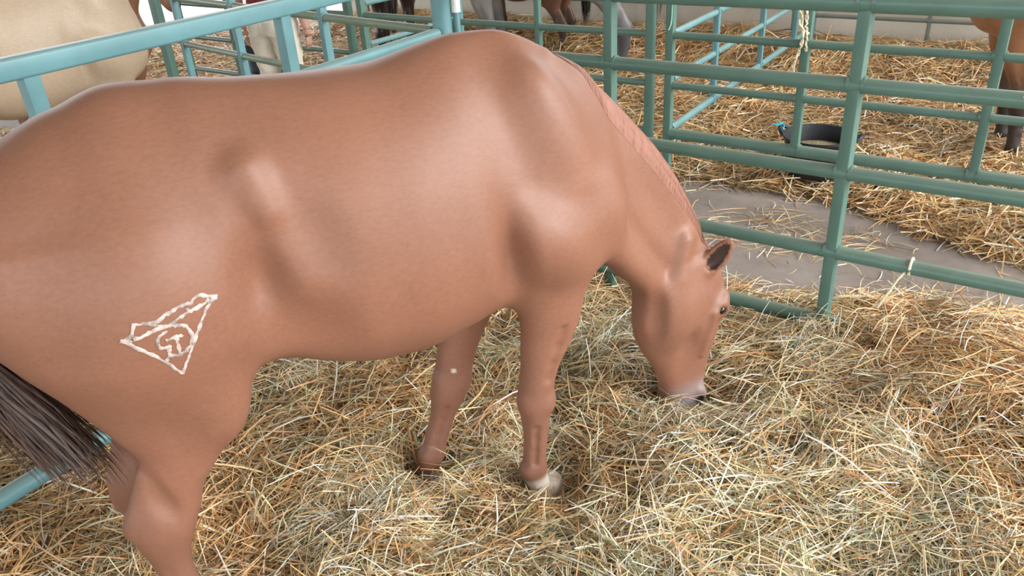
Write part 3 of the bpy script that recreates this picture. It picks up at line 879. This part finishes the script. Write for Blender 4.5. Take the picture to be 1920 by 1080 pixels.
Fs, Hs = standing_horse(.017)
Vs, Fqs = Fs.mesh(2)
ME_STAND = mesh_data('standing_horse', Vs, Fqs)
zs = Vs[:, 2]
dk = np.maximum(bump_at(Vs, Hs(.55, .035, .05), (.03, .025, .025)), bump_at(Vs, Hs(.55, .035, -.05), (.03, .025, .025)))
paint_zone(ME_STAND, Vs, (1-sstep(.30, .62, zs)), bump_at(Vs, Hs(.60, 0, 0), (.12, .12, .12), .6)*.8, dk*.9)
Vt2, Ft2 = tail_hair(260, [(-1.33, 0, 1.20), (-1.42, 0, 1.12), (-1.44, 0, .9), (-1.43, 0, .65), (-1.42, 0, .38)], [.03, .05, .065, .07, .045], .014, 5, 7)
ME_TAIL = mesh_data('tail', Vt2, Ft2)
TREE = BVHTree.FromPolygons([tuple(v) for v in Vs], [tuple(f) for f in Fqs])
mp = []; mn = []
for i in range(260):
    k0 = RNG.uniform(0, 1); top = np.array([.22, 0, 1.33])*(1-k0) + np.array([.43, 0, 1.66])*k0
    c = top + np.array([.866, 0, -.50])*.03; P = []; NN = []
    L = RNG.uniform(.9, 1.5)
    for j in range(5):
        f = -.15 + L*j/4; dr = np.array([-.866, 0, .50])*math.cos(f) + W_*math.sin(f)
        h = TREE.ray_cast(Vector(c + dr*.8), Vector(-dr))
        if h[0] is None: break
        P.append(np.array(h[0]) + np.array(h[1])*.012); NN.append(np.array(h[1]))
    if len(P) == 5: mp.append(P); mn.append(NN)
Vm2, Fm2 = ribbons(np.array(mp), np.outer(RNG.uniform(.014, .024, len(mp)), [1, 1, .9, .7, .2]), np.array(mn))
ME_MANE = mesh_data('mane', Vm2, Fm2)
EYE_ME = None


def place_horse(label, at, heading, sc, cm, tm, hoofm=M_HOOF, group=None):
    o = obj('horse', ME_STAND, cm); o.location = (*at, FLOOR_Z*(1-sc)*0); o.rotation_euler = (0, 0, math.radians(heading)); o.scale = (sc, sc, sc)
    finish(o, label, 'horse', group)
    for nm, me_, mt in (('tail', ME_TAIL, tm), ('mane', ME_MANE, tm)):
        obj(nm, me_, mt, o)
    for cx, cy in ((.012, -.135), (.042, .135), (-1.03, -.155), (-1.09, .15)):
        h = obj('hoof', HOOF, hoofm, o); h.location = (cx, cy, 0)
    for sd in (-1, 1):
        mb = MB(); mb.lathe([(.017*math.sin(a), -.017*math.cos(a)) for a in np.linspace(0, math.pi, 8)], 12, Hs(.18, .055, sd*.093)); mb.out('eye', M_EYE, o)
    return o


H_DARK = hair_mat('black-brown hair', (.015, .011, .010), (.05, .036, .03))
H_PALE = hair_mat('flaxen hair', (.50, .40, .27), (.72, .62, .48))
H_GREY = hair_mat('grey-brown hair', (.16, .13, .115), (.34, .29, .26))
M_PALO = coat('cream coat', (.46, .355, .255), (.50, .42, .33), (.45, .34, .30), mottle=.12)
M_BAY = coat('bay coat', (.27, .125, .062), (.035, .025, .024), (.10, .06, .05), mottle=.15)
M_BAY2 = coat('reddish brown coat', (.22, .115, .07), (.06, .04, .035), (.12, .08, .07), mottle=.15)
M_DBAY = coat('dark brown coat', (.045, .028, .022), (.02, .015, .014), (.05, .035, .03), mottle=.15)
M_GREYH = coat('dappled grey coat', (.27, .255, .25), (.085, .085, .10), (.2, .18, .18), mottle=.30)
M_CHEST2 = coat('brown coat', (.30, .15, .09), (.2, .1, .06), (.16, .09, .08), mottle=.12)
BROWN = (-3.05, 6.60)
place_horse('cream palomino horse standing behind the wide teal rail', (-2.53, 5.03), 43, 1.06, M_PALO, H_PALE, M_HOOFP)
place_horse('brown horse whose muzzle shows past the chest of the cream horse', BROWN, -6, .82, M_CHEST2, H_DARK)
place_horse('dark brown horse, only its four black legs seen beyond the green panel', (-1.12, 9.62), 95, 1.0, M_DBAY, H_DARK)
place_horse('grey horse with a round belly standing before the pale wall', (.03, 8.02), 168, 1.08, M_GREYH, H_GREY)
place_horse('reddish brown horse behind the belly of the grey horse', (.05, 9.22), 143, .80, M_BAY2, H_DARK)
place_horse('bay horse with black lower legs, in the pen with the black bucket', (3.16, 4.70), 168, 1.08, M_BAY, H_DARK, M_HOOFP)


# ---------------------------------------------------------------- person by the far gate
def person_field(h):
    F = Field((-.42, -.35, -.02), (.42, .35, 1.82), h)
    st = [(.84, 0, 0, .10, .155), (.93, 0, .0, .115, .172), (1.02, 0, 0, .11, .160), (1.12, .0, 0, .10, .145), (1.25, .005, 0, .112, .165), (1.36, .0, 0, .108, .178), (1.43, -.005, 0, .085, .165), (1.47, -.01, 0, .055, .09)]
    F.loft((0, 0, 0), (0, 0, 1), (0, 1, 0), st, k=.03, p=2.3)
    for sd in (-1, 1):
        F.loft((0, 0, 0), (0, 0, 1), (0, 1, 0), [(.07, .01, -sd*.115, .045, .042), (.12, .005, -sd*.115, .045, .042), (.30, .02, -sd*.112, .062, .056), (.46, .0, -sd*.106, .062, .058), (.52, -.005, -sd*.104, .064, .06), (.70, -.005, -sd*.095, .085, .08), (.86, .0, -sd*.085, .105, .09), (.92, .005, -sd*.075, .10, .09)], k=.035)
        F.cone((sd*.115, .03, .035), (sd*.13, -.15, .025), .042, .032, k=.03)      # foot
        sh = np.array((sd*.19, 0, 1.40)); el = np.array((sd*.245, .03, 1.12)); wr = np.array((sd*.265, -.02, .88))
        F.cone(sh, el, .056, .042, k=.04); F.cone(el, wr, .042, .028, k=.02)
        pm = wr + np.array((0, -.015, -.05)); F.ball(pm, (.042, .018, .052), k=.012, u=(0, 1, 0), v=(0, 0, 1))
        for i, (dy, L) in enumerate(((-.028, .070), (-.009, .080), (.010, .075), (.028, .060))):
            a = pm + np.array((0, dy, -.035)); m_ = a + np.array((-sd*.006, -.004, -L*.55)); e_ = m_ + np.array((-sd*.016, -.002, -L*.45))
            F.cone(a, m_, .0095, .0085, k=.004); F.cone(m_, e_, .0085, .007, k=.004)
        t0 = pm + np.array((0, -.035, .01)); t1 = t0 + np.array((-sd*.012, -.022, -.03)); F.cone(t0, t1, .012, .010, k=.006); F.cone(t1, t1 + np.array((-sd*.01, -.004, -.028)), .010, .008, k=.004)
    F.cone((0, .005, 1.44), (0, -.01, 1.54), .056, .052, k=.03)
    F.ball((0, -.012, 1.655), (.078, .100, .118), k=.03)
    F.ball((0, -.045, 1.60), (.055, .06, .07), k=.03)
    F.cone((0, -.105, 1.665), (0, -.122, 1.628), .011, .016, k=.012)
    F.cone((-.022, -.098, 1.583), (.022, -.098, 1.583), .009, .009, k=.01)
    for sd in (-1, 1):
        F.ball((sd*.080, .0, 1.645), (.012, .022, .033), k=.008)
        F.ball((sd*.032, -.105, 1.668), (.016, .012, .010), k=.008, sub=True)
    return F


Fp = person_field(.008)
Vp, Fqp = Fp.mesh(2)
cen = Vp[Fqp].mean(1)
M_SKIN = plain('skin', (.52, .30, .24), .5, .4, .08, 12)
M_CLOTH = plain('cream cotton', (.66, .61, .52), .85, .2, .06, 6, .3)
M_SHIRT = plain('dark red cloth', (.20, .035, .04), .8, .2, .15, 8, .2)
M_HAIR = hair_mat('dark hair', (.02, .014, .01), (.06, .04, .03))
M_SHOE = plain('brown leather', (.08, .045, .03), .5)
nrm_p = np.zeros_like(Vp); fn = np.cross(Vp[Fqp[:, 1]]-Vp[Fqp[:, 0]], Vp[Fqp[:, 2]]-Vp[Fqp[:, 0]])
for j in range(4):
    for a in range(3): nrm_p[:, a] += np.bincount(Fqp[:, j], weights=fn[:, a], minlength=len(Vp))
nrm_p /= np.linalg.norm(nrm_p, axis=1)[:, None]+1e-9
person = obj('person', mesh_data('person', Vp, Fqp), M_SKIN)
person.location = (-1.66, 6.22, FLOOR_Z); person.rotation_euler = (0, 0, math.radians(160)); person.scale = (1.02,)*3
finish(person, 'person in cream trousers and dark red shirt standing behind the faded green gate', 'person')


def garment(name, mask, mat, off, extra=None, label=None):
    f = Fqp[mask]; ids = np.unique(f); mp_ = np.full(len(Vp), -1); mp_[ids] = np.arange(len(ids))
    Vg = Vp[ids] + nrm_p[ids]*off
    if extra is not None: Vg = extra(Vg, nrm_p[ids])
    o = obj(name, mesh_data(name, Vg, mp_[f]), mat, person)
    sm = o.modifiers.new('thickness', 'SOLIDIFY'); sm.thickness = .004; sm.offset = -1
    return o


arm = np.abs(cen[:, 0]) > np.interp(cen[:, 2], [.7, .95, 1.15, 1.30, 1.36], [.19, .19, .178, .19, .5])


def folds(Vg, nn):
    k = .006*np.sin(Vg[:, 2]*55 + np.sin(Vg[:, 0]*30)*1.5)*(1-sstep(.4, .9, Vg[:, 2])) + .005*np.sin(Vg[:, 2]*40+Vg[:, 0]*50)*sstep(.6, .8, Vg[:, 2])
    return Vg + nn*k[:, None]


o = garment('trousers', (cen[:, 2] > .07) & (cen[:, 2] < .985) & ~(arm & (cen[:, 2] > .6)), M_CLOTH, .016, folds)
for sd in (-1, 1):      # back pocket flaps
    P = []
    for u, w in ((-.055, .0), (.055, .0), (.055, -.075), (.0, -.10), (-.055, -.075)):
        P.append((sd*.075+u, w))
    mb = MB(); h2 = BVHTree.FromPolygons([tuple(v) for v in Vp], [tuple(f) for f in Fqp])
    pv = []
    for u, w in P + [P[0]]:
        h = h2.ray_cast(Vector((u, .6, .93+w)), Vector((0, -1, 0)))
        if h[0] is not None: pv.append(h[0] + Vector((0, .020, 0)))
    if len(pv) > 3: mb.tube(pv, .003, 6).out('pocket', M_CLOTH, o)
garment('shirt', (cen[:, 2] > .955) & (cen[:, 2] < 1.475) & (~arm | (cen[:, 2] > 1.16)), M_SHIRT, .012)
garment('shoe', (cen[:, 2] < .10) & (cen[:, 0] > 0), M_SHOE, .006); garment('shoe', (cen[:, 2] < .10) & (cen[:, 0] < 0), M_SHOE, .006)
garment('hair', (cen[:, 2] > 1.60) & (cen[:, 1] > -.045 - .0) & (cen[:, 2] > 1.60 + np.clip(-cen[:, 1], 0, 1)*1.2) | (cen[:, 2] > 1.72), M_HAIR, .012)
for sd in (-1, 1):
    mb = MB(); mb.lathe([(.0115*math.sin(a), -.0115*math.cos(a)) for a in np.linspace(0, math.pi, 8)], 12, (sd*.032, -.088, 1.668)); mb.out('eye', M_EYE, person)


# ---------------------------------------------------------------- straw and hay
def height(x, y):
    """surface of the litter"""
    x = np.asarray(x, float); y = np.asarray(y, float); s, t = st_of(x, y)
    pen = 1-sstep(.02, .40, t - .30*sstep(.25, -.35, s))             # our pen, the heap spilling under the fence on the right
    rear = sstep(1.12, 1.5, t - .38*sstep(-.55, .5, s))              # pens across the aisle
    g = lambda cx, cy, rx, ry, a=0: np.exp(-(((x-cx)*math.cos(a)+(y-cy)*math.sin(a))/rx)**2 - ((-(x-cx)*math.sin(a)+(y-cy)*math.cos(a))/ry)**2)
    h = -.03 + .05*vnoise(x, y, 2.2, 1) + .05*vnoise(x, y, 5.5, 2) + .035*vnoise(x, y, 10, 7)
    h = h + .16*g(1.62, 2.12, .42, .40, -.6) + .09*g(.86, 1.95, .42, .30, .3) + .05*g(.35, 1.45, .5, .3) + .05*g(1.35, 1.35, .35, .4)
    h = h - .10*g(.06, 1.96, .17, .15) - .08*g(-.32, 2.06, .16, .14) - .07*g(.64, 2.34, .17, .13)
    h = h - .10*np.exp(-((t-.0)/.16)**2)*sstep(.02, .18, s)
    hr = -.05 + .06*vnoise(x, y, 1.7, 4) + .05*vnoise(x, y, 4.3, 5) + .20*sstep(3.9, 5.0, t)
    cover = np.maximum(pen, rear)
    hh = np.where(t < .8, h, hr)
    return FLOOR_Z - .03 + (hh - FLOOR_Z + .03)*cover, cover


def bed(x0, x1, y0, y1, step, tlim):
    xs = np.arange(x0, x1+step/2, step); ys = np.arange(y0, y1+step/2, step)
    X, Y = np.meshgrid(xs, ys); Z, _ = height(X, Y)
    V = np.stack([X.ravel(), Y.ravel(), Z.ravel()], 1); n = len(xs)
    i = (np.arange(len(ys)-1)[:, None]*n + np.arange(n-1)[None]).ravel()
    F = np.stack([i, i+1, i+n+1, i+n], 1); t = st_of(V[F[:, 0], 0], V[F[:, 0], 1])[1]
    return V, F[(t > tlim[0]) & (t < tlim[1])]


def lie(x, y):
    h, c = height(x, y)
    return np.maximum(h, FLOOR_Z+.002), c


PAL = np.array([(.76, .48, .22), (.86, .70, .43), (.70, .40, .18), (.40, .23, .10), (.52, .48, .26), (.70, .70, .48), (.88, .86, .76)])


def blades(n, area, L, Wd, pw, lift, tilt, seed, green=None, k=4, tube=False, need=.25, pick=None):
    n0 = n
    r = np.random.default_rng(seed)
    x0, x1, y0, y1 = area
    x = r.uniform(x0, x1, n*4); y = r.uniform(y0, y1, n*4)
    h, cov = lie(x, y)
    keep = r.uniform(0, 1, n*4) < (np.clip((cov-need)/.5, 0, 1) if pick is None else pick(x, y, cov))
    keep &= (np.hypot(x-.055, y-1.985) > .06) & (np.hypot(x+.324, y-2.085) > .05)
    x, y = x[keep][:n], y[keep][:n]; m = len(x)
    th = vnoise(x, y, 3.2, 21)*2*math.pi*1.3 + r.normal(0, .75, m) + np.where(r.uniform(0, 1, m) < .3, r.uniform(0, 6.28, m), 0)
    ln = r.uniform(L[0], L[1], m); bow = r.normal(0, .055, m)*ln; bz = r.uniform(-.03, .10, m)*ln; tl = r.normal(0, tilt, m)
    u = np.linspace(-.5, .5, k)
    dx, dy = np.cos(th), np.sin(th)
    px = x[:, None] + dx[:, None]*u*ln[:, None] - dy[:, None]*bow[:, None]*(.25-u*u)*4
    py = y[:, None] + dy[:, None]*u*ln[:, None] + dx[:, None]*bow[:, None]*(.25-u*u)*4
    hc, _ = lie(x, y); hp, _ = lie(px, py)
    lf = r.uniform(0, 1, m)**1.6*lift
    pz = hc[:, None]*.35 + hp*.65 + lf[:, None] + np.sin(tl)[:, None]*u*ln[:, None] + bz[:, None]*(.25-u*u)*4
    pz = np.maximum(pz, hp + .003)
    P = np.stack([px, py, pz], 2)
    w = r.uniform(Wd[0], Wd[1], m)[:, None]*np.ones(k); w[:, 0] *= .75; w[:, -1] *= .5
    if tube:
        t = np.gradient(P, axis=1); t /= np.linalg.norm(t, axis=2, keepdims=True)+1e-9
        s_ = np.cross(t, np.array([0, 0, 1.])); s_ /= np.linalg.norm(s_, axis=2, keepdims=True)+1e-9; q = np.cross(s_, t)
        ph = r.uniform(0, 6.28, m)
        ring = [P + (s_*np.cos(ph + a)[:, None, None] + q*np.sin(ph + a)[:, None, None])*w[..., None]/2 for a in (0, 2.094, 4.189)]
        V = np.stack(ring, 2).reshape(-1, 3)
        i = np.arange(m*k).reshape(m, k)[:, :-1].ravel()*3
        F = np.concatenate([np.stack([i+a, i+(a+1) % 3, i+3+(a+1) % 3, i+3+a], 1) for a in range(3)])
        per = 3
    else:
        nr_ = r.normal(0, .55, (m, 1, 3)) + np.array([0, 0, .9]); nr_ = np.broadcast_to(nr_, P.shape)
        V, F = ribbons(P, w, nr_); per = 2
    # colour of each stalk
    g_ = green(x, y) if green is not None else np.zeros(m)
    p = np.asarray(pw, float)
    pg = np.array([.12, .18, .05, .07, .20, .20, .18])  # green hay mix; its extra white paints in the sheen of the sky
    PW = p[None]*(1-g_[:, None]) + pg[None]*g_[:, None]; PW /= PW.sum(1, keepdims=True)
    cum = PW.cumsum(1); ci = (r.uniform(0, 1, m)[:, None] > cum).sum(1)
    c = PAL[np.clip(ci, 0, 6)]*r.uniform(.62, 1.2, (m, 1))*(.72+.5*vnoise(x, y, 6.5, 33))[:, None]*(1+r.normal(0, .04, (m, 3)))
    c = np.clip(c, 0, 1)
    C = np.repeat(c, per*k, axis=0)
    return V, F, C


def straw_object(name, label, cat, pieces, mat):
    Vs_, Fs_, Cs_ = [], [], []; o = 0
    for V, F, C in pieces:
        Vs_.append(V); Fs_.append(F+o); Cs_.append(C); o += len(V)
    V = np.concatenate(Vs_); F = np.concatenate(Fs_); C = np.concatenate(Cs_)
    me = mesh_data(name, V, F, False)
    a = me.color_attributes.new('tint', 'FLOAT_COLOR', 'POINT')
    a.data.foreach_set('color', np.c_[C, np.ones(len(C))].astype(np.float32).ravel())
    return finish(obj(name, me, mat), label, cat, kind='stuff')


M_STRAW, nt, b = new_mat('straw')
at = nt.nodes.new('ShaderNodeAttribute'); at.attribute_name = 'tint'
nt.links.new(mix(nt, 1.0, at.outputs['Color'], ramp(nt, noise(nt, 25, 4, .7), [(.3, (.72, .70, .66)), (.7, (1.12, 1.12, 1.12))]), 'MULTIPLY'), b.inputs['Base Color'])
b.inputs['Roughness'].default_value = .42; b.inputs['Specular IOR Level'].default_value = .55


def green_near(x, y):
    """how much green hay lies among the straw"""
    g = lambda cx, cy, rx, ry: np.exp(-((x-cx)/rx)**2-((y-cy)/ry)**2)
    v = 1.0*g(.78, 1.85, .62, .62) + .9*g(.15, 1.35, .5, .38) + .8*g(.45, 2.7, .5, .4) + .5*g(-.4, 1.9, .35, .4) + .6*g(.9, 1.2, .5, .35)
    return np.clip(v*(.55+.9*vnoise(x, y, 4, 9)) - .8*g(1.75, 2.1, .5, .55), 0, 1)


def bed_piece(x0, x1, y0, y1, step, green=None, tlim=(-99, .74)):
    V, F = bed(x0, x1, y0, y1, step, tlim)
    g_ = green(V[:, 0], V[:, 1]) if green is not None else np.zeros(len(V))
    n1 = vnoise(V[:, 0], V[:, 1], 14, 3)[:, None]
    C = (np.array([(.42, .25, .11)])*(1-g_[:, None]) + np.array([(.33, .27, .14)])*g_[:, None])*(.6+.7*n1)
    return V, F, C


GOLD = [.32, .20, .26, .10, .03, .02, .07]
NEAR = (-2.3, 2.7, .55, 3.75)
pen_only = lambda x, y, cov: np.clip((cov-.06)/.25, 0, 1)*(st_of(x, y)[1] < .62)*((x-CORNER[0])*(-DL[1]) + (y-CORNER[1])*DL[0] > -.9)
def pale_near(x, y):
    """locks of pale, bluish hay"""
    v = sstep(.50, .68, vnoise(x, y, 3.4, 41))*(.35+.65*green_near(x, y)) + .9*np.exp(-((x-1.12)/.22)**2-((y-1.62)/.34)**2) + .8*np.exp(-((x+.05)/.45)**2-((y-1.36)/.22)**2)
    return np.clip(v, 0, 1)


PALE = [.06, .20, .02, .03, .08, .28, .33]  # near-white mix, sky sheen put into the stalk colour
straw_object('straw', 'golden straw and green hay heaped over the floor under the grazing horse', 'straw', [
    bed_piece(-3.0, 3.0, .0, 4.2, .035, green_near),
    blades(17000, NEAR, (.10, .36), (.0036, .0066), GOLD, .04, .18, 1, green_near, 5, True, pick=pen_only),
    blades(64000, NEAR, (.05, .22), (.0020, .0046), GOLD, .04, .22, 2, green_near, 4, False, pick=pen_only),
    blades(42000, (-1.4, 2.4, .75, 3.0), (.05, .20), (.0016, .0036), PALE, .05, .28, 13, None, 4, False, pick=lambda x, y, c: pen_only(x, y, c)*pale_near(x, y)),
    blades(9000, (-1.2, 1.9, .75, 2.2), (.08, .24), (.002, .0042), GOLD, .06, .35, 3, green_near, 5, False, pick=pen_only),
    blades(1300, (.2, 2.4, 1.2, 3.3), (.10, .28), (.0025, .0045), [.2, .4, .05, .02, .05, .10, .18], .10, .6, 4, None, 5, True, pick=pen_only)], M_STRAW)
rear_only = lambda x, y, cov: np.clip((cov-.06)/.2, 0, 1)*(st_of(x, y)[1] > .85)*(st_of(x, y)[1] < 4.9)
straw_object('straw', 'straw spread through the pens across the aisle, up to the pale wall', 'straw', [
    bed_piece(-5.5, 5.5, 3.0, 11.2, .09, None, (.80, 5.03)),
    blades(44000, (-1.0, 4.6, 2.6, 7.0), (.10, .34), (.005, .009), [.36, .22, .20, .10, .03, .02, .07], .05, .22, 5, None, 4, False, pick=rear_only),
    blades(22000, (-5.0, 4.6, 5.2, 11.0), (.12, .36), (.006, .012), [.36, .24, .20, .10, .02, .02, .06], .06, .22, 6, None, 4, False, pick=rear_only)], M_STRAW)
# stray stalks on the bare aisle
aisle = lambda x, y, cov: (1-np.clip(cov*2, 0, 1))*(.10+.9*sstep(.5, .75, vnoise(x, y, 3.1, 12)))*(st_of(x, y)[1] > .1)*(st_of(x, y)[1] < 1.8)
straw_object('straw', 'stray straw stalks scattered on the bare concrete aisle', 'straw', [
    blades(1700, (-.4, 3.6, 2.2, 5.2), (.05, .24), (.003, .0055), [.3, .3, .12, .06, .06, .06, .10], .012, .05, 8, None, 4, False, pick=aisle)], M_STRAW)
straw_object('straw', 'straw on the floor around the cream horse, left of the teal panel', 'straw', [
    bed_piece(-6.0, -.6, 1.0, 6.4, .09) if False else blades(12000, (-5.2, -.4, 2.0, 7.0), (.12, .34), (.006, .010), GOLD, .05, .2, 9, None, 4, False, pick=lambda x, y, cov: ((x-CORNER[0])*(-DL[1]) + (y-CORNER[1])*DL[0] < -.0)*1.0)], M_STRAW)
